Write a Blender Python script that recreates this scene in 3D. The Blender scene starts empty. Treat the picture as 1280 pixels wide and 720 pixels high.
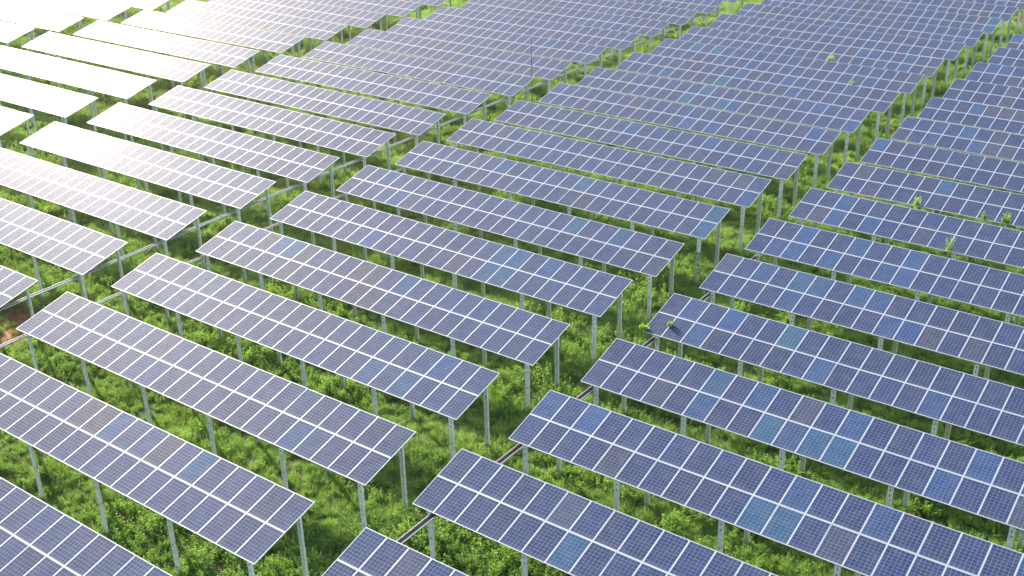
import bpy, bmesh, math, random
import numpy as np
from mathutils import Vector, Matrix

random.seed(7)
rng = np.random.default_rng(11)
scene = bpy.context.scene
COL = scene.collection

# ------------------------------------------------------------------ layout (metres)
GZ = 3.0                       # height of a table's lower edge above the ground
PITCH = 5.564                  # row to row
DY, DZ = 3.035, 0.7645         # run and rise of a table
TILT = math.atan2(DZ, DY)
SLOPE = math.hypot(DY, DZ)
LEN = 22.855
NCOL = 23
MW = LEN / NCOL
GAP = 0.008
PW, PL = MW - GAP, (SLOPE - 0.012) / 2
BLOCK_X = {'A': 0.0, 'B': 25.348, 'C': -25.330, 'D': -50.767, 'E': -75.90}
ROWS = {'A': range(0, 20), 'B': range(1, 18), 'C': range(2, 18), 'D': range(5, 15), 'E': range(8, 13)}
OFFSET = {('A', 3): (0.11, -0.07, 0.09), ('A', 4): (-0.05, 0.04, -0.07), ('A', 5): (0.12, -0.08, 0.03), ('A', 6): (-0.04, 0.1, -0.09), ('A', 7): (-0.1, 0.15, -0.08), ('A', 8): (-0.02, -0.07, 0.07), ('A', 9): (-0.09, 0.02, -0.03), ('A', 10): (-0.1, 0.14, -0.09), ('A', 11): (-0.08, -0.06, -0.07), ('A', 12): (0.09, 0.04, -0.05), ('A', 13): (0.11, 0.07, -0.04), ('A', 14): (-0.06, -0.06, -0.06), ('A', 1): (0.03, -0.06, 0.06), ('B', 2): (-0.44, 0.33, -0.18), ('B', 3): (0.15, 0.05, 0.02), ('B', 4): (0.06, -0.04, -0.02), ('B', 5): (-0.04, -0.06, -0.04), ('B', 7): (-0.13, -0.01, 0.02), ('B', 8): (-0.03, -0.02, 0.05), ('B', 13): (0, 0.08, 0.01), ('B', 14): (0, 0.09, 0.06), ('B', 15): (0.1, 0.12, 0.06), ('C', 3): (-0.03, 0.07, 0.04), ('C', 5): (0, -0.02, 0.05), ('C', 6): (0.22, -0.16, 0.1), ('C', 7): (0.11, -0.04, 0.02), ('C', 8): (-0.16, 0.15, -0.09), ('D', 5): (-0.04, 0.04, 0.05), ('E', 8): (-0.02, 0.04, 0.05)}
TEAL = [('B', 3, 11, 0), ('B', 3, 10, 0), ('B', 4, 8, 0), ('B', 4, 10, 0), ('B', 4, 11, 0), ('A', 11, 9, 0), ('A', 11, 12, 0), ('A', 12, 9, 0), ('A', 13, 3, 1), ('A', 13, 5, 1), ('A', 11, 10, 1), ('A', 5, 15, 1), ('A', 5, 16, 0), ('A', 6, 16, 1), ('A', 7, 13, 1), ('A', 3, 19, 0), ('B', 2, 6, 0), ('B', 9, 6, 1), ('B', 5, 6, 1)]
BLUE = [('B', 4, 7, 1), ('B', 4, 5, 1), ('B', 4, 5, 0), ('B', 4, 11, 1), ('B', 4, 15, 0), ('B', 3, 11, 1), ('B', 8, 2, 0), ('B', 8, 4, 0), ('B', 7, 2, 1), ('A', 7, 22, 0), ('A', 7, 22, 1), ('B', 6, 4, 1), ('B', 6, 4, 0), ('B', 5, 3, 1), ('B', 6, 10, 0), ('B', 7, 5, 1), ('B', 6, 5, 1), ('B', 7, 7, 0), ('B', 6, 7, 1), ('B', 7, 4, 0), ('B', 7, 2, 0), ('A', 12, 4, 0), ('A', 9, 10, 1), ('A', 10, 14, 0), ('A', 17, 22, 1), ('A', 17, 22, 0), ('A', 12, 14, 1), ('A', 11, 19, 1), ('A', 10, 21, 1), ('A', 14, 20, 0), ('A', 14, 20, 1), ('B', 10, 0, 1), ('B', 12, 3, 1), ('B', 11, 4, 1), ('A', 14, 16, 1), ('A', 13, 19, 0), ('A', 5, 16, 1), ('A', 5, 15, 0), ('A', 5, 18, 1), ('A', 7, 7, 1), ('A', 6, 19, 1), ('A', 5, 7, 0), ('B', 3, 0, 1), ('B', 3, 2, 1), ('A', 3, 20, 1), ('A', 4, 4, 1), ('A', 4, 5, 1), ('A', 4, 13, 1), ('A', 1, 12, 1), ('A', 1, 17, 1)]
GREY = [('A', 4, 3, 1), ('A', 4, 6, 1), ('A', 4, 6, 0), ('A', 4, 10, 1), ('A', 4, 11, 1), ('A', 4, 12, 0), ('A', 1, 10, 1), ('A', 1, 11, 1), ('A', 1, 15, 1), ('A', 2, 8, 1), ('A', 5, 13, 0)]

# ------------------------------------------------------------------ camera
CAM = Vector((48.88540, -42.23597, 25.67094 + GZ))
YAW, PIT, ROL = -0.63642874, 0.45229263, -0.02322683
F = Vector((math.sin(YAW) * math.cos(PIT), math.cos(YAW) * math.cos(PIT), -math.sin(PIT)))
R0 = Vector((math.cos(YAW), -math.sin(YAW), 0)); U0 = R0.cross(F)
Rv = R0 * math.cos(ROL) + U0 * math.sin(ROL); Uv = U0 * math.cos(ROL) - R0 * math.sin(ROL)
FPX = 1438.89
cam_d = bpy.data.cameras.new('camera'); cam = bpy.data.objects.new('camera', cam_d); COL.objects.link(cam)
cam.matrix_world = Matrix(((Rv.x, Uv.x, -F.x, CAM.x), (Rv.y, Uv.y, -F.y, CAM.y), (Rv.z, Uv.z, -F.z, CAM.z), (0, 0, 0, 1)))
cam_d.sensor_width = 36; cam_d.lens = FPX / 1280 * 36; cam_d.clip_start = 0.5; cam_d.clip_end = 6000
scene.camera = cam

# ------------------------------------------------------------------ light
SUN_EL, SUN_AZ = 22.8, -66.5            # azimuth clockwise from +Y
SUN_STRENGTH, SKY_STRENGTH, EXPOSURE = 4.2, 0.15, 1.62
sd = Vector((math.cos(math.radians(SUN_EL)) * math.sin(math.radians(SUN_AZ)), math.cos(math.radians(SUN_EL)) * math.cos(math.radians(SUN_AZ)), math.sin(math.radians(SUN_EL))))
sl = bpy.data.lights.new('sun', 'SUN'); sl.energy = SUN_STRENGTH; sl.angle = math.radians(0.55); sl.color = (1.0, 0.895, 0.74)
so = bpy.data.objects.new('sun', sl); COL.objects.link(so); so.rotation_euler = sd.to_track_quat('Z', 'Y').to_euler(); so.location = (0, 0, 60)
w = bpy.data.worlds.new('World'); scene.world = w; w.use_nodes = True
nt = w.node_tree; bg = nt.nodes['Background']; sky = nt.nodes.new('ShaderNodeTexSky')
sky.sky_type = 'NISHITA'; sky.sun_disc = False; sky.sun_elevation = math.radians(SUN_EL); sky.sun_rotation = math.radians(SUN_AZ)
sky.air_density = 1.0; sky.dust_density = 2.0; sky.ozone_density = 1.0
nt.links.new(sky.outputs[0], bg.inputs[0]); bg.inputs[1].default_value = SKY_STRENGTH
vs = scene.view_settings; vs.view_transform = 'Standard'; vs.look = 'None'; vs.exposure = EXPOSURE; vs.gamma = 1; vs.use_curve_mapping = False

# ------------------------------------------------------------------ material helpers
class NB:
    def __init__(self, name):
        self.m = bpy.data.materials.new(name); self.m.use_nodes = True
        self.t = self.m.node_tree; self.b = self.t.nodes['Principled BSDF']; self.out = self.t.nodes['Material Output']
    def n(self, typ, **kw):
        q = self.t.nodes.new(typ)
        for k, v in kw.items(): setattr(q, k, v)
        return q
    def l(self, a, b): self.t.links.new(a, b)
    def math(self, op, a, b=None, c=None):
        q = self.n('ShaderNodeMath', operation=op)
        for i, v in enumerate((a, b, c)):
            if v is None: continue
            if hasattr(v, 'is_output'): self.l(v, q.inputs[i])
            else: q.inputs[i].default_value = v
        return q.outputs[0]
    def mix(self, fac, a, b, blend='MIX'):
        q = self.n('ShaderNodeMix', data_type='RGBA', blend_type=blend)
        for i, v in ((0, fac), (6, a), (7, b)):
            if hasattr(v, 'is_output'): self.l(v, q.inputs[i])
            elif i == 0: q.inputs[0].default_value = v
            else: q.inputs[i].default_value = (*v, 1) if len(v) == 3 else v
        return q.outputs[2]
    def ramp(self, fac, stops):
        q = self.n('ShaderNodeValToRGB'); e = q.color_ramp.elements
        while len(e) < len(stops): e.new(0.5)
        for i, (p, c) in enumerate(stops): e[i].position = p; e[i].color = (*c, 1)
        self.l(fac, q.inputs[0]); return q.outputs[0]
    def noise(self, vec, scale, detail=3, rough=0.5):
        q = self.n('ShaderNodeTexNoise'); q.inputs['Scale'].default_value = scale; q.inputs['Detail'].default_value = detail; q.inputs['Roughness'].default_value = rough
        if vec is not None: self.l(vec, q.inputs['Vector'])
        return q.outputs[0]

def panel_material():
    N = NB('solar_cells')
    tc = N.n('ShaderNodeTexCoord'); sp = N.n('ShaderNodeSeparateXYZ'); N.l(tc.outputs['Object'], sp.inputs[0])
    oi = N.n('ShaderNodeObjectInfo')
    m = 0.031
    cw, ch = (PW - 2 * m) / 6, (PL - 2 * m) / 10
    mx = 0.026; cw = (PW - 2 * mx) / 6
    u = N.math('DIVIDE', N.math('SUBTRACT', sp.outputs[0], mx), cw)
    v = N.math('DIVIDE', N.math('SUBTRACT', sp.outputs[1], m), ch)
    inside = N.math('MULTIPLY',
                    N.math('MULTIPLY', N.math('GREATER_THAN', u, 0.0), N.math('LESS_THAN', u, 6.0)),
                    N.math('MULTIPLY', N.math('GREATER_THAN', v, 0.0), N.math('LESS_THAN', v, 10.0)))
    du = N.math('MULTIPLY', N.math('SUBTRACT', 0.5, N.math('ABSOLUTE', N.math('SUBTRACT', N.math('FRACT', u), 0.5))), cw)
    dv = N.math('MULTIPLY', N.math('SUBTRACT', 0.5, N.math('ABSOLUTE', N.math('SUBTRACT', N.math('FRACT', v), 0.5))), ch)
    line = N.math('LESS_THAN', N.math('MINIMUM', du, dv), 0.004)
    u3 = N.math('MULTIPLY', u, 3.0)
    db = N.math('MULTIPLY', N.math('ABSOLUTE', N.math('SUBTRACT', N.math('FRACT', u3), 0.5)), cw / 3)
    bus = N.math('LESS_THAN', db, 0.0016)
    # poly-crystalline flakes, cell to cell steps, and a per-panel tint
    cellid = N.n('ShaderNodeCombineXYZ'); N.l(N.math('FLOOR', u), cellid.inputs[0]); N.l(N.math('FLOOR', v), cellid.inputs[1]); N.l(N.math('MULTIPLY', oi.outputs['Random'], 91.0), cellid.inputs[2])
    wn = N.n('ShaderNodeTexWhiteNoise'); N.l(cellid.outputs[0], wn.inputs[0])
    vor = N.n('ShaderNodeTexVoronoi'); vor.inputs['Scale'].default_value = 55; N.l(tc.outputs['Object'], vor.inputs['Vector'])
    sv = N.n('ShaderNodeSeparateColor'); N.l(vor.outputs['Color'], sv.inputs[0])
    vary = N.math('ADD', N.math('MULTIPLY', wn.outputs[0], 0.20), N.math('MULTIPLY', sv.outputs[0], 0.06))
    vary = N.math('ADD', vary, 0.84)
    vc = N.n('ShaderNodeCombineColor'); [N.l(vary, vc.inputs[i]) for i in range(3)]
    cell = N.mix(1.0, oi.outputs['Color'], vc.outputs[0], 'MULTIPLY'); cell = N.mix(1.0, cell, (0.48, 0.74, 0.78), 'MULTIPLY')
    cell = N.mix(bus, cell, (0.17, 0.20, 0.27))
    cell = N.mix(line, cell, (0.17, 0.22, 0.33))
    col = N.mix(inside, (0.42, 0.44, 0.48), cell)
    # dust film: thin everywhere, thicker along the lower edge where rain dries
    off = N.n('ShaderNodeVectorMath', operation='ADD'); N.l(tc.outputs['Object'], off.inputs[0])
    cmb = N.n('ShaderNodeCombineXYZ'); N.l(N.math('MULTIPLY', oi.outputs['Random'], 57.0), cmb.inputs[2]); N.l(cmb.outputs[0], off.inputs[1])
    d1 = N.noise(off.outputs[0], 2.2, 5, 0.6)
    low = N.math('MULTIPLY', N.math('SUBTRACT', 1.0, N.math('MINIMUM', N.math('DIVIDE', sp.outputs[1], 0.16), 1.0)), 0.16)
    dust = N.math('ADD', N.math('MULTIPLY', N.math('POWER', d1, 2.0), 0.16), low)
    col = N.mix(dust, col, (0.42, 0.39, 0.36))
    N.l(col, N.b.inputs['Base Color'])
    ro = N.math('ADD', PANEL_ROUGH, N.math('MULTIPLY', d1, 0.03)); N.l(ro, N.b.inputs['Roughness'])
    N.b.inputs['IOR'].default_value = 1.5; N.b.inputs['Specular IOR Level'].default_value = 0.012
    N.b.inputs['Coat Weight'].default_value = COAT_W; N.b.inputs['Coat Roughness'].default_value = COAT_R; N.b.inputs['Coat IOR'].default_value = 1.4
    return N.m
PANEL_ROUGH, COAT_W, COAT_R = 0.08, 0.18, 0.53

def metal(name, base, rough, metallic, mottled=0.25, scale=9, rust=0.0):
    N = NB(name); tc = N.n('ShaderNodeTexCoord'); geo = N.n('ShaderNodeNewGeometry')
    a = N.noise(geo.outputs['Position'], scale, 5, 0.65)
    k = N.ramp(a, [(0.3, tuple(c * (1 - mottled) for c in base)), (0.7, tuple(min(1, c * (1 + mottled * 0.5)) for c in base))])
    if rust:
        b = N.noise(geo.outputs['Position'], scale * 0.6, 6, 0.7)
        k = N.mix(N.math('MULTIPLY', N.math('GREATER_THAN', b, 0.60), rust), k, (0.16, 0.085, 0.05))
    N.l(k, N.b.inputs['Base Color']); N.b.inputs['Roughness'].default_value = rough; N.b.inputs['Metallic'].default_value = metallic
    return N.m

def leaf_material(name, stops, trans=(0.45, 0.72, 0.08), tw=0.48):
    N = NB(name); geo = N.n('ShaderNodeNewGeometry'); oi = N.n('ShaderNodeObjectInfo')
    big = N.noise(geo.outputs['Position'], 0.35, 3, 0.6)
    mid = N.noise(geo.outputs['Position'], 1.9, 2, 0.5)
    k = N.math('ADD', N.math('MULTIPLY', oi.outputs['Random'], 0.42), N.math('MULTIPLY', geo.outputs['Random Per Island'], 0.42))
    k = N.math('ADD', k, N.math('MULTIPLY', N.math('SUBTRACT', big, 0.5), 1.1))
    k = N.math('ADD', k, N.math('MULTIPLY', N.math('SUBTRACT', mid, 0.5), 1.1))
    k = N.math('ADD', k, 0.13)
    c = N.ramp(k, stops)
    N.l(c, N.b.inputs['Base Color']); N.b.inputs['Roughness'].default_value = 0.55; N.b.inputs['Specular IOR Level'].default_value = 0.5
    tr = N.n('ShaderNodeBsdfTranslucent'); tcx = N.mix(0.55, c, trans); N.l(tcx, tr.inputs[0])
    ms = N.n('ShaderNodeMixShader'); ms.inputs[0].default_value = tw
    N.l(N.b.outputs[0], ms.inputs[1]); N.l(tr.outputs[0], ms.inputs[2]); N.l(ms.outputs[0], N.out.inputs[0])
    return N.m

def ground_material():
    N = NB('soil_under_weeds'); geo = N.n('ShaderNodeNewGeometry')
    a = N.noise(geo.outputs['Position'], 0.5, 6, 0.65); b = N.noise(geo.outputs['Position'], 5.0, 6, 0.7)
    k = N.math('ADD', N.math('MULTIPLY', a, 0.6), N.math('MULTIPLY', b, 0.4))
    c = N.ramp(k, [(0.30, (0.045, 0.085, 0.015)), (0.52, (0.075, 0.125, 0.022)), (0.68, (0.11, 0.12, 0.035)), (0.82, (0.15, 0.11, 0.06))])
    # bare reddish earth patches
    for (x, y, r) in DIRT:
        d = N.n('ShaderNodeVectorMath', operation='DISTANCE'); N.l(geo.outputs['Position'], d.inputs[0]); d.inputs[1].default_value = (x, y, 0)
        e = N.math('ADD', d.outputs['Value'], N.math('MULTIPLY', N.math('SUBTRACT', b, 0.5), 2.4))
        mr = N.n('ShaderNodeMapRange'); mr.inputs[1].default_value = r; mr.inputs[2].default_value = r * 0.5; N.l(e, mr.inputs[0])
        c = N.mix(mr.outputs[0], c, N.ramp(b, [(0.3, (0.20, 0.100, 0.036)), (0.7, (0.38, 0.22, 0.085))]))
    N.l(c, N.b.inputs['Base Color']); N.b.inputs['Roughness'].default_value = 0.95
    return N.m
DIRT = [(-5.7, -14.6, 2.0), (-7.0, -12.6, 1.0), (21.0, 86.5, 1.7), (13.5, -3.9, 0.7)]

M_CELL = panel_material()
M_FRAME = metal('anodised_aluminium', (0.44, 0.46, 0.49), 0.5, 0.15, 0.06, 4)
M_GALV = metal('galvanised_steel', (0.76, 0.77, 0.70), 0.6, 0.05, 0.25, 7, 0.35)
M_SLOT = metal('slot_shadow', (0.05, 0.05, 0.05), 0.8, 0.0)
M_TRAY = metal('pale_galvanised_tray', (0.34, 0.36, 0.34), 0.6, 0.1, 0.25, 6)
M_RUST = metal('brown_painted_steel', (0.085, 0.050, 0.040), 0.6, 0.0, 0.35, 8)
M_WIRE = metal('rusty_wire', (0.30, 0.16, 0.09), 0.7, 0.0, 0.3, 20)
M_ROD = metal('dark_steel', (0.14, 0.15, 0.16), 0.5, 0.4, 0.1, 8)
GREENS = [(0.0, (0.032, 0.088, 0.024)), (0.33, (0.094, 0.205, 0.042)), (0.60, (0.192, 0.345, 0.064)), (1.0, (0.385, 0.53, 0.110))]
M_LEAF = leaf_material('weed_leaf', GREENS)
M_BLADE = leaf_material('grass_blade', [(0.0, (0.042, 0.108, 0.028)), (0.4, (0.125, 0.252, 0.050)), (0.7, (0.235, 0.38, 0.072)), (1.0, (0.40, 0.52, 0.140))])
M_FRESH = leaf_material('fresh_weed_leaf', [(0.0, (0.09, 0.19, 0.03)), (0.5, (0.19, 0.33, 0.04)), (1.0, (0.34, 0.44, 0.08))])
M_DRY = leaf_material('dry_grass', [(0.0, (0.10, 0.050, 0.020)), (0.5, (0.24, 0.13, 0.05)), (1.0, (0.42, 0.28, 0.11))], (0.4, 0.24, 0.08), 0.25)
M_GROUND = ground_material()

# ------------------------------------------------------------------ mesh helpers
def box(bm, a, b, mi=0):
    vs_ = [bm.verts.new((x, y, z)) for x in (a[0], b[0]) for y in (a[1], b[1]) for z in (a[2], b[2])]
    for f in ((0, 1, 3, 2), (4, 6, 7, 5), (0, 4, 5, 1), (2, 3, 7, 6), (0, 2, 6, 4), (1, 5, 7, 3)):
        fc = bm.faces.new([vs_[i] for i in f]); fc.material_index = mi
def mesh(name, bm, *mats):
    bmesh.ops.recalc_face_normals(bm, faces=bm.faces)
    me = bpy.data.meshes.new(name); bm.to_mesh(me); bm.free()
    for m in mats: me.materials.append(m)
    return me
def link(name, me, parent=None, loc=(0, 0, 0), rot=(0, 0, 0)):
    o = bpy.data.objects.new(name, me); COL.objects.link(o); o.location = loc; o.rotation_euler = rot
    if parent: o.parent = parent
    return o
def tag(o, label=None, cat=None, group=None, kind=None):
    if label: o['label'] = label
    if cat: o['category'] = cat
    if group: o['group'] = group
    if kind: o['kind'] = kind
    return o
def tube_mesh(name, pts, r, mat, sides=8):
    bm = bmesh.new(); rings = []
    for i, p in enumerate(pts):
        p = Vector(p); d = (Vector(pts[min(i + 1, len(pts) - 1)]) - Vector(pts[max(i - 1, 0)])).normalized()
        s = d.cross(Vector((0.3, 0.2, 0.93)) if abs(d.z) < 0.9 else Vector((1, 0, 0))).normalized(); t = d.cross(s)
        rr = r(i / (len(pts) - 1)) if callable(r) else r
        rings.append([bm.verts.new(p + (s * math.cos(2 * math.pi * k / sides) + t * math.sin(2 * math.pi * k / sides)) * rr) for k in range(sides)])
    for a, b in zip(rings, rings[1:]):
        for k in range(sides): bm.faces.new((a[k], a[(k + 1) % sides], b[(k + 1) % sides], b[k]))
    bm.faces.new(rings[0][::-1]); bm.faces.new(rings[-1])
    return mesh(name, bm, mat)

# ------------------------------------------------------------------ solar table parts
T = 0.035; LIP = 0.030
def laminate(bm, mi=0): box(bm, (0.006, 0.006, -0.012), (PW - 0.006, PL - 0.006, -0.004), mi)
def frame(bm, mi=0):
    box(bm, (0, 0, -T), (PW, LIP * 0.62, 0), mi); box(bm, (0, PL - LIP * 0.62, -T), (PW, PL, 0), mi)
    box(bm, (0, LIP * 0.62, -T), (LIP * 0.62, PL - LIP * 0.62, 0), mi); box(bm, (PW - LIP * 0.62, LIP * 0.62, -T), (PW, PL - LIP * 0.62, 0), mi)
bm = bmesh.new(); laminate(bm); ME_PANEL = mesh('solar_panel', bm, M_CELL)
bm = bmesh.new(); frame(bm); ME_FRAME = mesh('panel_frame', bm, M_FRAME)
bm = bmesh.new(); laminate(bm, 0); frame(bm, 1); ME_FAR = mesh('solar_panel_framed', bm, M_CELL, M_FRAME)

def post_mesh(h):
    """lipped C-section; the flat web faces -y, dark plates on it stand in for shaded slots"""
    bm = bmesh.new(); w2, d, t = 0.105, 0.08, 0.006
    box(bm, (-w2, 0, -0.3), (w2, t, h))
    for s in (-1, 1):
        box(bm, (s * w2 - (t if s > 0 else 0), t, -0.3), (s * w2 + (t if s < 0 else 0), d, h))
        box(bm, (s * w2 - (0.03 if s > 0 else -t), d - t, -0.3), (s * w2 + (0.03 if s < 0 else -t), d - 0.0005, h))
    for z in (h - 0.18, h - 0.42, h - 1.25):
        box(bm, (-0.018, -0.0025, z - 0.045), (0.018, 0.001, z + 0.045), 1)  # dark plate proud of the web, painting the shade inside a slot
    return mesh('post', bm, M_GALV, M_SLOT)
YF, YB = 0.13, 2.62
def plane_z(y): return GZ + y * DZ / DY
ME_FPOST = post_mesh(plane_z(YF) - 0.16); ME_BPOST = post_mesh(plane_z(YB) - 0.16)
bm = bmesh.new()
box(bm, (-0.030, 0.05, -0.005), (0.030, SLOPE - 0.30, 0)); box(bm, (-0.030, 0.05, -0.095), (-0.025, SLOPE - 0.30, -0.005)); box(bm, (-0.025, 0.05, -0.095), (0.030, SLOPE - 0.30, -0.090))
ME_RAFTER = mesh('rafter', bm, M_GALV)
bm = bmesh.new()
box(bm, (0.02, 0, -0.005), (LEN - 0.02, 0.045, 0)); box(bm, (0.02, 0, -0.060), (LEN - 0.02, 0.005, -0.005)); box(bm, (0.02, 0.005, -0.060), (LEN - 0.02, 0.045, -0.055))
ME_PURLIN = mesh('purlin', bm, M_GALV)
POST_X = [0.72, 5.0, 9.38, 13.73, 18.1, 22.42]
cT, sT = math.cos(TILT), math.sin(TILT)
def on_slope(s, n=0.0): return (s * cT - n * sT, GZ + s * sT + n * cT)   # distance up the slope, height along the normal

ORD = ['first', 'second', 'third', 'fourth', 'fifth', 'sixth', 'seventh', 'eighth', 'ninth', 'tenth']
BLOCK = {'A': 'central block', 'B': 'right block', 'C': 'left block', 'D': 'upper left block', 'E': 'top left corner block'}
SPECIAL = {
    ('B', 5): 'blue solar table in the right block with climbing weeds over its lower left corner',
    ('B', 8): 'blue solar table in the right block with one spiky weed growing at its lower edge',
    ('B', 9): 'blue solar table in the right block with three leafy weeds along its lower edge',
    ('A', 14): 'grey blue solar table in the central block with a round green weed on its panels',
    ('A', 13): 'grey blue solar table in the central block with a tiny green sprig at its edge',
    ('A', 7): 'lavender solar table in the central block whose last two panels are bright blue',
    ('A', 17): 'small far solar table in the central block ending in two light blue panels',
    ('A', 4): 'lavender solar table in the central block with brownish grey panels near its left end',
    ('A', 5): 'lavender solar table in the central block with four teal panels past its middle',
    ('B', 3): 'blue solar table in the right block with three adjoining teal panels, near the bottom edge',
}
LOOK = {'A': 'lavender grey', 'B': 'blue', 'C': 'pale pinkish', 'D': 'glaring white', 'E': 'glaring white'}
def table_label(b, j):
    if (b, j) in SPECIAL: return SPECIAL[b, j]
    r = list(ROWS[b]); i = r.index(j); n = len(r)
    look = LOOK[b]
    if i < (n + 1) // 2: return f'{look} solar table, {ORD[i]} up from the bottom of the {BLOCK[b]}'
    k = n - 1 - i
    where = f'{ORD[k]} from the top' if k else 'topmost'
    return f'{look} solar table, {where} of the {BLOCK[b]}'

def panel_colour(key):
    if key in SET: return SET[key]
    b, row, k, half = key
    # panels of one delivery sit together, so the tint drifts along a table; odd ones are replacements
    drift = 0.5 + 0.28 * math.sin(k * 0.42 + row * 2.3 + ord(b)) + 0.22 * math.sin(k * 0.17 + row * 5.1)
    t = min(1.0, max(0.0, 0.55 * drift + 0.45 * random.random()))
    odd = random.random(); bluer = {'A': 0.03, 'B': 0.08, 'C': 0.02, 'D': 0.02, 'E': 0.02}[b]
    violet, navy = ((0.026, 0.030, 0.088) if b == 'B' else (0.040, 0.039, 0.096)), ((0.010, 0.029, 0.104) if b == 'B' else (0.028, 0.043, 0.118))
    c = tuple(n * (1 - t) + v * t for n, v in zip(navy, violet))
    if odd < bluer: c = (0.020, 0.054, 0.150)
    elif odd > 0.94: c = (0.055, 0.045, 0.088)
    k = random.uniform(0.85, 1.15)
    return tuple(x * k for x in c)
SET = {}
for q in BLUE: SET[q] = (0.016, random.uniform(0.052, 0.068), random.uniform(0.14, 0.175))
for q in TEAL: SET[q] = (0.018, random.uniform(0.070, 0.092), random.uniform(0.14, 0.175))
for q in GREY: SET[q] = (0.072, 0.046, 0.075)

def make_table(b, j, near):
    dx, dy, dz = OFFSET.get((b, j), (random.uniform(-.03, .03), random.uniform(-.03, .03), random.uniform(-.02, .02)))
    root = bpy.data.objects.new('solar_table', None); COL.objects.link(root)
    root.empty_display_size = 0.3; root.location = (BLOCK_X[b] + dx, (j - 5) * PITCH + dy, dz)
    root.rotation_euler = (0, math.radians(random.gauss(0, 0.06)), math.radians(random.gauss(0, 0.05)))
    tag(root, table_label(b, j), 'solar table', 'ground mounted solar tables in parallel rows')
    for r in range(2):
        for k in range(NCOL):
            y, z = on_slope(r * (PL + 0.012))
            p = link('solar_panel', ME_PANEL if near else ME_FAR, root, (k * MW + GAP / 2, y, z),
                     (TILT + math.radians(random.gauss(0, 0.10)), math.radians(random.gauss(0, 0.10)), 0))
            key = (b, j, k, r)
            p.color = (*panel_colour(key), 1)
            if key in TEAL: p['label'] = 'teal tinted panel'
            elif key in BLUE: p['label'] = 'bright blue panel'
            if near: link('panel_frame', ME_FRAME, p)
    for s in (0.30, 1.22, 1.86, 2.80):
        y, z = on_slope(s, -T - 0.001); link('purlin', ME_PURLIN, root, (0, y, z), (TILT, 0, 0))
    for x in POST_X:
        y, z = on_slope(0, -T - 0.062); link('rafter', ME_RAFTER, root, (x, y, z), (TILT, 0, 0))
        link('post', ME_FPOST, root, (x, YF, 0))
        link('post', ME_BPOST, root, (x, YB, 0), (0, 0, math.pi))
    return root
for b in ROWS:
    for j in ROWS[b]:
        c = Vector((BLOCK_X[b] + LEN / 2, (j - 5) * PITCH, GZ))
        ends = [Vector((BLOCK_X[b] + x, (j - 5) * PITCH, GZ)) for x in (0, LEN / 2, LEN)]
        make_table(b, j, min((e - CAM).dot(F) for e in ends) < 78)

# ------------------------------------------------------------------ cable trays, wire, rod
def cable_tray(x, y0, y1, z, bed, rail, label, wid, posts_x, lip=0.036):
    t = bpy.data.objects.new('cable_tray', None); COL.objects.link(t); t.location = (x, y0, z); tag(t, label, 'cable tray', 'cable trays along the block ends')
    L = y1 - y0
    bm = bmesh.new(); box(bm, (-wid / 2, 0, 0), (wid / 2, L, 0.006)); link('tray_bed', mesh('tray_bed', bm, bed), t)
    for s in (-1, 1):
        bm = bmesh.new(); xo = s * wid / 2
        box(bm, (min(xo, xo + s * 0.006), 0, 0), (max(xo, xo + s * 0.006), L, 0.085)); box(bm, (min(xo + s * 0.006, xo + s * lip), 0, 0.079), (max(xo + s * 0.006, xo + s * lip), L, 0.085))
        link('side_rail', mesh('side_rail', bm, rail), t)
    bm = bmesh.new(); box(bm, (0, -0.03, -0.045), (1, 0.03, -0.003)); br = mesh('bracket', bm, M_GALV)
    for j in range(-1, 26):
        yy = (j - 5) * PITCH + YF + 0.03 - y0
        if 0 < yy < L:
            o = link('bracket', br, t, (-wid / 2 - 0.03, yy, 0)); o.scale.x = posts_x - x + wid / 2 + 0.03
    return t
cable_tray(BLOCK_X['C'] + POST_X[5] - 0.27, -26, 66, GZ - 0.36, M_TRAY, M_TRAY, 'pale galvanised cable tray along the right ends of the left block', 0.20, BLOCK_X['C'] + POST_X[5] - 0.05, 0.022)
cable_tray(BLOCK_X['A'] + POST_X[0] - 0.25, -26, 40, GZ - 0.36, M_TRAY, M_TRAY, 'pale galvanised cable tray under the left ends of the central block', 0.16, POST_X[0] - 0.05, 0.022)
cable_tray(BLOCK_X['B'] + POST_X[0] - 0.16, -23, 45, GZ - 0.36, M_RUST, M_TRAY, 'dark brown cable tray with pale edges under the left ends of the right block', 0.22, BLOCK_X['B'] + POST_X[0] - 0.03, 0.022)
pts = []
for a, b_ in zip(POST_X, POST_X[1:]):
    for i in range(12):
        t = i / 12; pts.append((a + (b_ - a) * t, -4 * PITCH + YF - 0.02, GZ - 1.18 - 0.75 * t * (1 - t) + 0.03 * math.sin(7 * t)))
pts.append((POST_X[-1], -4 * PITCH + YF - 0.02, GZ - 1.18))
tag(link('hanging_wire', tube_mesh('hanging_wire', pts, 0.014, M_WIRE, 6)), 'rusty wire sagging from post to post below the near left table', 'wire')
rod = bpy.data.objects.new('lightning_rod', None); COL.objects.link(rod); rod.location = (-3.3, 5 * PITCH + 3.9, 0)
tag(rod, 'thin dark lightning rod rising above the far panels beside the left aisle', 'lightning rod')
link('mast', tube_mesh('mast', [(0, 0, -0.2), (0, 0, 2), (0, 0, 5.2)], 0.035, M_ROD, 8), rod)
link('spike', tube_mesh('spike', [(0, 0, 5.2), (0, 0, 6.6), (0, 0, 7.6)], lambda t: 0.022 * (1 - t) + 0.006, M_ROD, 8), rod)
bm = bmesh.new(); box(bm, (-0.15, -0.15, -0.05), (0.15, 0.15, 0.12)); link('footing', mesh('footing', bm, M_GALV), rod)

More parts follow.
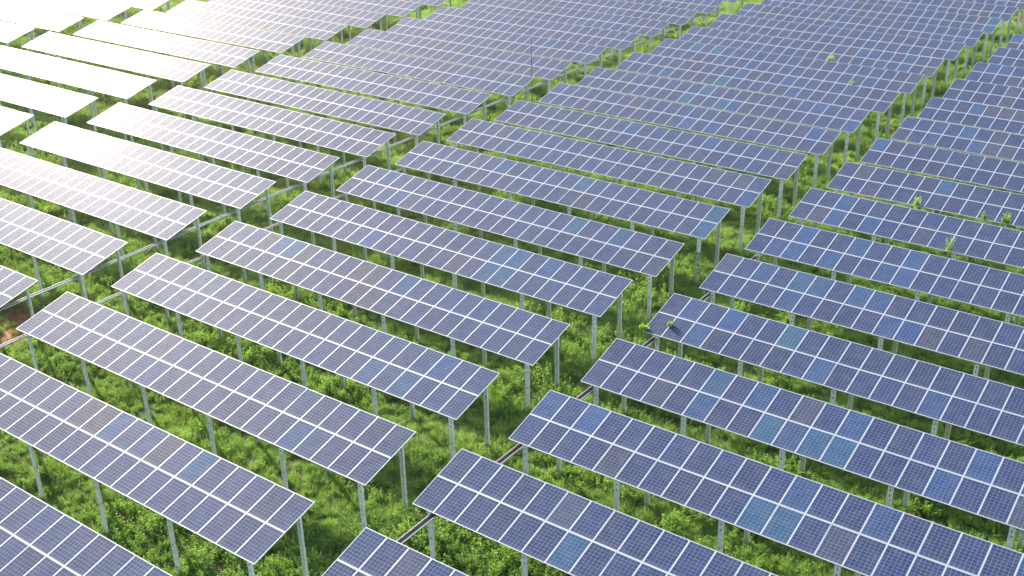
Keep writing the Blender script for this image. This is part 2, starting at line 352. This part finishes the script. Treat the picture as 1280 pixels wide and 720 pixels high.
# ------------------------------------------------------------------ ground
bm = bmesh.new()
for a in ((-3000, -3000), (3000, -3000), (3000, 3000), (-3000, 3000)): bm.verts.new((*a, 0))
bm.faces.new(bm.verts)
tag(link('ground', mesh('ground', bm, M_GROUND)), 'weedy ground with bare reddish earth patches under the solar tables', 'ground', kind='structure')

bm = bmesh.new(); box(bm, (-160, -70, -1.0), (110, 210, 32.0))
hz = NB('thin_haze'); hz.t.nodes.remove(hz.b); pv = hz.n('ShaderNodeVolumePrincipled'); hz.l(pv.outputs[0], hz.out.inputs['Volume'])
pv.inputs['Color'].default_value = (0.95, 0.94, 0.90, 1); pv.inputs['Density'].default_value = 0.00013; pv.inputs['Anisotropy'].default_value = 0.65
tag(link('haze', mesh('haze', bm, hz.m)), 'thin warm haze in the air over the solar tables', 'haze', kind='stuff')
# ------------------------------------------------------------------ plants
def leaf_quads(base, direction, normal, length, width, fold=0.25):
    """one pointed leaf, two quads folded along the midrib; returns 6 verts"""
    d = direction / np.linalg.norm(direction); s = np.cross(d, normal); s /= np.linalg.norm(s) + 1e-9; n = np.cross(s, d)
    tip = base + d * length - n * length * 0.18
    m1 = base + d * length * 0.42
    return [base, m1 + s * width / 2 + n * width * fold, tip, m1 - s * width / 2 + n * width * fold]
def plant_mesh(name, mat, leaves, stems, stem_mat=None):
    V, Fc, mi = [], [], []
    for q in leaves:
        i = len(V); V += [tuple(p) for p in q]
        if len(q) == 4: Fc += [(i, i + 1, i + 2), (i, i + 2, i + 3)]; mi += [0, 0]
        else:
            for k in range(0, len(q) - 2, 2): Fc.append((i + k, i + k + 1, i + k + 3, i + k + 2)); mi.append(0)
    for a, b, r in stems:
        i = len(V); a = np.array(a); b = np.array(b)
        for p, rr in ((a, r), (b, r * 0.6)):
            for k in range(3): V.append(tuple(p + rr * np.array([math.cos(2.1 * k), math.sin(2.1 * k), 0])))
        for k in range(3): Fc.append((i + k, i + (k + 1) % 3, i + 3 + (k + 1) % 3, i + 3 + k)); mi.append(0)
    me = bpy.data.meshes.new(name); me.from_pydata(V, [], Fc); me.materials.append(mat); me.update()
    return me
def weed(seed, n_stems, h, spread, leaf, per=9, upright=0.6):
    g = np.random.default_rng(seed); leaves, stems = [], []
    for _ in range(n_stems):
        a = g.uniform(0, 2 * math.pi); r0 = spread * math.sqrt(g.uniform(0, 1)) * 0.6
        p0 = np.array([math.cos(a) * r0, math.sin(a) * r0, -0.03]); hh = h * g.uniform(0.45, 1.0)
        lean = np.array([math.cos(a), math.sin(a), 0]) * spread * (1 - upright) * g.uniform(0.3, 1.3) + g.normal(0, 0.05, 3)
        p1 = p0 + np.array([0, 0, hh]) + lean
        stems.append((p0, p1, 0.006))
        for i in range(per):
            t = 0.18 + 0.82 * (i + g.uniform(0, 1)) / per; b = p0 + (p1 - p0) * t
            az = g.uniform(0, 2 * math.pi); up = g.uniform(-0.15, 0.75)
            d = np.array([math.cos(az), math.sin(az), up]); nrm = np.array([0, 0, 1.0]) + g.normal(0, 0.35, 3)
            L = leaf * g.uniform(0.6, 1.25) * (1.1 - 0.45 * t)
            leaves.append(leaf_quads(b, d, nrm, L, L * g.uniform(0.42, 0.62)))
    return leaves, stems
def tuft(seed, n, h, spread):
    g = np.random.default_rng(seed); out = []
    for _ in range(n):
        a = g.uniform(0, 2 * math.pi); r0 = spread * math.sqrt(g.uniform(0, 1))
        p = np.array([math.cos(a) * r0, math.sin(a) * r0, -0.02]); az = g.uniform(0, 2 * math.pi); d = np.array([math.cos(az), math.sin(az), 0]); s = np.array([-d[1], d[0], 0])
        hh = h * g.uniform(0.5, 1.1); bend = g.uniform(0.15, 0.75) * hh; w_ = g.uniform(0.010, 0.020)
        q = []
        for t in (0, 0.4, 0.75, 1.0):
            c = p + d * bend * t * t + np.array([0, 0, hh * (t - 0.25 * t * t)]); ww = w_ * (1 - t * 0.85)
            q += [c - s * ww / 2, c + s * ww / 2]
        out.append(q)
    return out

protos = []                                                       # plant kinds the ground cover is scattered from
def proto(name, me): protos.append(bpy.data.objects.new(name, me))
for i in range(5): proto('weed_kind_%d' % i, plant_mesh('weed_kind', M_LEAF, *weed(100 + i, 15, 0.50, 0.30, 0.105, 13)))
for i in range(2): proto('tall_weed_kind_%d' % i, plant_mesh('tall_weed_kind', M_LEAF, *weed(140 + i, 11, 0.80, 0.30, 0.12, 19, 0.75)))
for i in range(4): proto('grass_kind_%d' % i, plant_mesh('grass_kind', M_BLADE, tuft(200 + i, 90, 0.50, 0.28), []))
for i in range(2): proto('dry_kind_%d' % i, plant_mesh('dry_kind', M_DRY, tuft(240 + i, 50, 0.36, 0.28), []))
N_LEAF, N_TALL, N_GRASS, N_DRY = 5, 2, 4, 2

def proj(P):
    d = P - np.array(CAM); z = d @ np.array(F)
    return np.stack([640 + FPX * (d @ np.array(Rv)) / z, 360 - FPX * (d @ np.array(Uv)) / z, z], 1)
def vnoise(x, y, s, seed):
    g = np.random.default_rng(seed); tab = g.uniform(0, 1, (64, 64)); x = x / s + 100; y = y / s + 100
    xi, yi = np.floor(x).astype(int), np.floor(y).astype(int); fx, fy = x - xi, y - yi; fx = fx * fx * (3 - 2 * fx); fy = fy * fy * (3 - 2 * fy)
    t = lambda a, b: tab[a % 64, b % 64]
    return (t(xi, yi) * (1 - fx) + t(xi + 1, yi) * fx) * (1 - fy) + (t(xi, yi + 1) * (1 - fx) + t(xi + 1, yi + 1) * fx) * fy
def scatter(density_scale, seed):
    g = np.random.default_rng(seed)
    n = int(210 * 160 * 17 * density_scale)
    P = np.stack([g.uniform(-130, 80, n), g.uniform(-45, 115, n), np.zeros(n)], 1)
    q = proj(P)
    keep = (q[:, 2] > 5) & (q[:, 0] > -200) & (q[:, 0] < 1480) & (q[:, 1] > -130) & (q[:, 1] < 960)
    dens = np.clip(1.25 - q[:, 2] / 110, 0.28, 1.0)
    keep &= g.uniform(0, 1, n) < dens
    P, z = P[keep], q[keep, 2]
    n = len(P)
    a = vnoise(P[:, 0], P[:, 1], 2.6, 3); b = vnoise(P[:, 0], P[:, 1], 0.9, 4); c = vnoise(P[:, 0], P[:, 1], 5.0, 5)
    u = g.uniform(0, 1, n)
    leafy = u < (0.10 + 0.75 * c)
    idx = np.where(leafy, g.integers(0, N_LEAF, n), N_LEAF + N_TALL + g.integers(0, N_GRASS, n))
    tall = leafy & (a * 0.6 + b * 0.4 > 0.62) & (g.uniform(0, 1, n) < 0.45)
    idx[tall] = N_LEAF + g.integers(0, N_TALL, tall.sum())
    dryf = np.full(n, 0.028) + np.where(vnoise(P[:, 0], P[:, 1], 3.5, 9) > 0.83, 0.10, 0)
    gone = np.zeros(n, bool)
    for (x, y, r) in DIRT:
        d = np.hypot(P[:, 0] - x, P[:, 1] - y) + (b - 0.5) * 1.4
        dryf = np.where(d < r * 1.25, 0.8, dryf); gone |= (d < r) & (g.uniform(0, 1, n) < 0.35)
    dry = g.uniform(0, 1, n) < dryf
    idx[dry] = N_LEAF + N_TALL + N_GRASS + g.integers(0, N_DRY, dry.sum())
    sc = g.uniform(0.65, 1.15, n) * (0.60 + 0.75 * a) * np.clip(0.75 + z / 190, 1.0, 1.45)
    ok = ~gone
    return P[ok], idx[ok], sc[ok], g.uniform(0, 2 * math.pi, ok.sum())

kinds = bpy.data.collections.new('plant_kinds')
for o in protos: kinds.objects.link(o)
def scatter_tree():
    t = bpy.data.node_groups.new('ground_cover', 'GeometryNodeTree')
    t.interface.new_socket('Geometry', in_out='INPUT', socket_type='NodeSocketGeometry'); t.interface.new_socket('Geometry', in_out='OUTPUT', socket_type='NodeSocketGeometry')
    gi, go = t.nodes.new('NodeGroupInput'), t.nodes.new('NodeGroupOutput')
    ci = t.nodes.new('GeometryNodeCollectionInfo'); ci.inputs[0].default_value = kinds; ci.inputs['Separate Children'].default_value = True; ci.inputs['Reset Children'].default_value = True
    ip = t.nodes.new('GeometryNodeInstanceOnPoints'); ip.inputs['Pick Instance'].default_value = True
    def attr(nm, ty):
        q = t.nodes.new('GeometryNodeInputNamedAttribute'); q.data_type = ty; q.inputs[0].default_value = nm; return q.outputs[0]
    t.links.new(gi.outputs[0], ip.inputs['Points']); t.links.new(ci.outputs[0], ip.inputs['Instance'])
    t.links.new(attr('kind_index', 'INT'), ip.inputs['Instance Index'])
    cx = t.nodes.new('ShaderNodeCombineXYZ'); t.links.new(attr('spin', 'FLOAT'), cx.inputs[2])
    er = t.nodes.new('FunctionNodeEulerToRotation'); t.links.new(cx.outputs[0], er.inputs[0]); t.links.new(er.outputs[0], ip.inputs['Rotation'])
    t.links.new(attr('size', 'FLOAT'), ip.inputs['Scale']); t.links.new(ip.outputs[0], go.inputs[0])
    return t
P, idx, sc, spin = scatter(1.0, 21)
names = sorted(o.name for o in protos); order = {o.name: i for i, o in enumerate(protos)}
rank = np.zeros(len(protos), int)                                  # Collection Info lists children by name
for r_, nm in enumerate(names): rank[order[nm]] = r_
me = bpy.data.meshes.new('weeds'); me.vertices.add(len(P)); me.vertices.foreach_set('co', P.astype(np.float32).ravel())
me.attributes.new('kind_index', 'INT', 'POINT').data.foreach_set('value', rank[idx].astype(np.int32))
me.attributes.new('size', 'FLOAT', 'POINT').data.foreach_set('value', sc.astype(np.float32))
me.attributes.new('spin', 'FLOAT', 'POINT').data.foreach_set('value', spin.astype(np.float32))
me.update()
cover = link('weeds', me); tag(cover, 'lush green weeds and grass covering the ground between all the tables', 'weeds', kind='stuff')
md = cover.modifiers.new('ground_cover', 'NODES'); md.node_group = scatter_tree()
print('ground cover plants', len(P))

# single plants one can point at
def single(name, loc, mat, args, label, cat, scale=1.0):
    o = link(name, plant_mesh(name, mat, *weed(*args)), None, loc, (0, 0, random.uniform(0, 6))); o.scale = (scale,) * 3
    return tag(o, label, cat)
def over_table(b, j, k, s):
    dx, dy, dz = OFFSET.get((b, j), (0, 0, 0)); y, z = on_slope(s)
    return (BLOCK_X[b] + dx + k * MW, (j - 5) * PITCH + dy + y, z + dz)
def climbing_weed(b, j, k, s, size, seed, label, tall=1.0):
    """a stem up from the ground through the gap in front of a table, leafy above its edge"""
    x, y, z = over_table(b, j, k, s)
    leaves, stems = weed(seed, 14, 0.85 * tall, 0.32, 0.20, 14, 0.6)
    yb = y - 0.12 if s < 0.25 else y
    stems += [((0, yb - y, -z), (0, yb - y, -0.05), 0.014)]
    g = np.random.default_rng(seed)
    for i in range(26):
        a = g.uniform(0, 6.28); zz = -z + (z - 0.1) * i / 26
        leaves.append(leaf_quads(np.array([0, yb - y, zz]), np.array([math.cos(a), min(0.1, math.sin(a)), 0.2]), np.array([0, 0, 1.0]), 0.15, 0.08))
    o = link('weed', plant_mesh('weed', M_FRESH, leaves, stems), None, (x, y, z)); o.scale = (size * 0.85, size * 0.85, 0.9)
    return tag(o, label, 'weed', 'weeds poking out above the panels')
climbing_weed('A', 14, 14.5, 0.02, 1.15, 31, 'round green weed rising over the far central panels, largest up there')
climbing_weed('A', 13, 18.4, 0.02, 0.55, 32, 'tiny green sprig on the far central panels below the round weed', 0.5)
climbing_weed('B', 9, 5.6, -0.02, 0.95, 33, 'leafy weed at the panel edge, left of the other two on that table', 0.9)
climbing_weed('B', 9, 9.4, -0.02, 0.5, 34, 'smallest weed, a thin sprig between two bushier ones on the panel edge', 0.7)
climbing_weed('B', 9, 10.6, -0.02, 0.95, 35, 'bushy weed at the panel edge close to the right edge of the photo')
climbing_weed('B', 8, 9.2, -0.05, 0.7, 36, 'spiky pale weed standing up from a dark gap at the panel edge', 1.3)
climbing_weed('B', 5, 0.02, 0.15, 0.8, 37, 'weed climbing over the lower left corner of a blue table', 0.5)
climbing_weed('B', 5, 1.05, 0.85, 0.55, 38, 'small sprig lying across the panel seam near the climbing weed', 0.35)
single('bush', (23.75, -15.5, 0), M_FRESH, (51, 26, 1.05, 0.50, 0.15, 18, 0.65), 'bright green bush in the aisle beside the nearest end posts', 'bush')
# vine wrapped round an end post
leaves, stems = [], []; g = np.random.default_rng(61)
for i in range(230):
    t = g.uniform(0, 1); a = g.uniform(0, 6.28); r_ = 0.12 + 0.32 * (1 - t) * g.uniform(0.3, 1)
    b0 = np.array([math.cos(a) * r_, math.sin(a) * r_, t * 2.15]); leaves.append(leaf_quads(b0, np.array([math.cos(a), math.sin(a), -0.3]), np.array([math.cos(a), math.sin(a), 0.8]), 0.17 * g.uniform(0.6, 1.2), 0.10))
for i in range(14): stems.append(((0.12 * math.cos(i), 0.12 * math.sin(i), i * 0.15), (0.12 * math.cos(i + 1), 0.12 * math.sin(i + 1), i * 0.15 + 0.15), 0.010))
tag(link('vine', plant_mesh('vine', M_LEAF, leaves, stems), None, (POST_X[5] - 0.1, 2 * PITCH + YF + 0.15, 0)), 'leafy vine wrapped round an end post in the wide grassy aisle', 'vine')

bpy.context.view_layer.update()
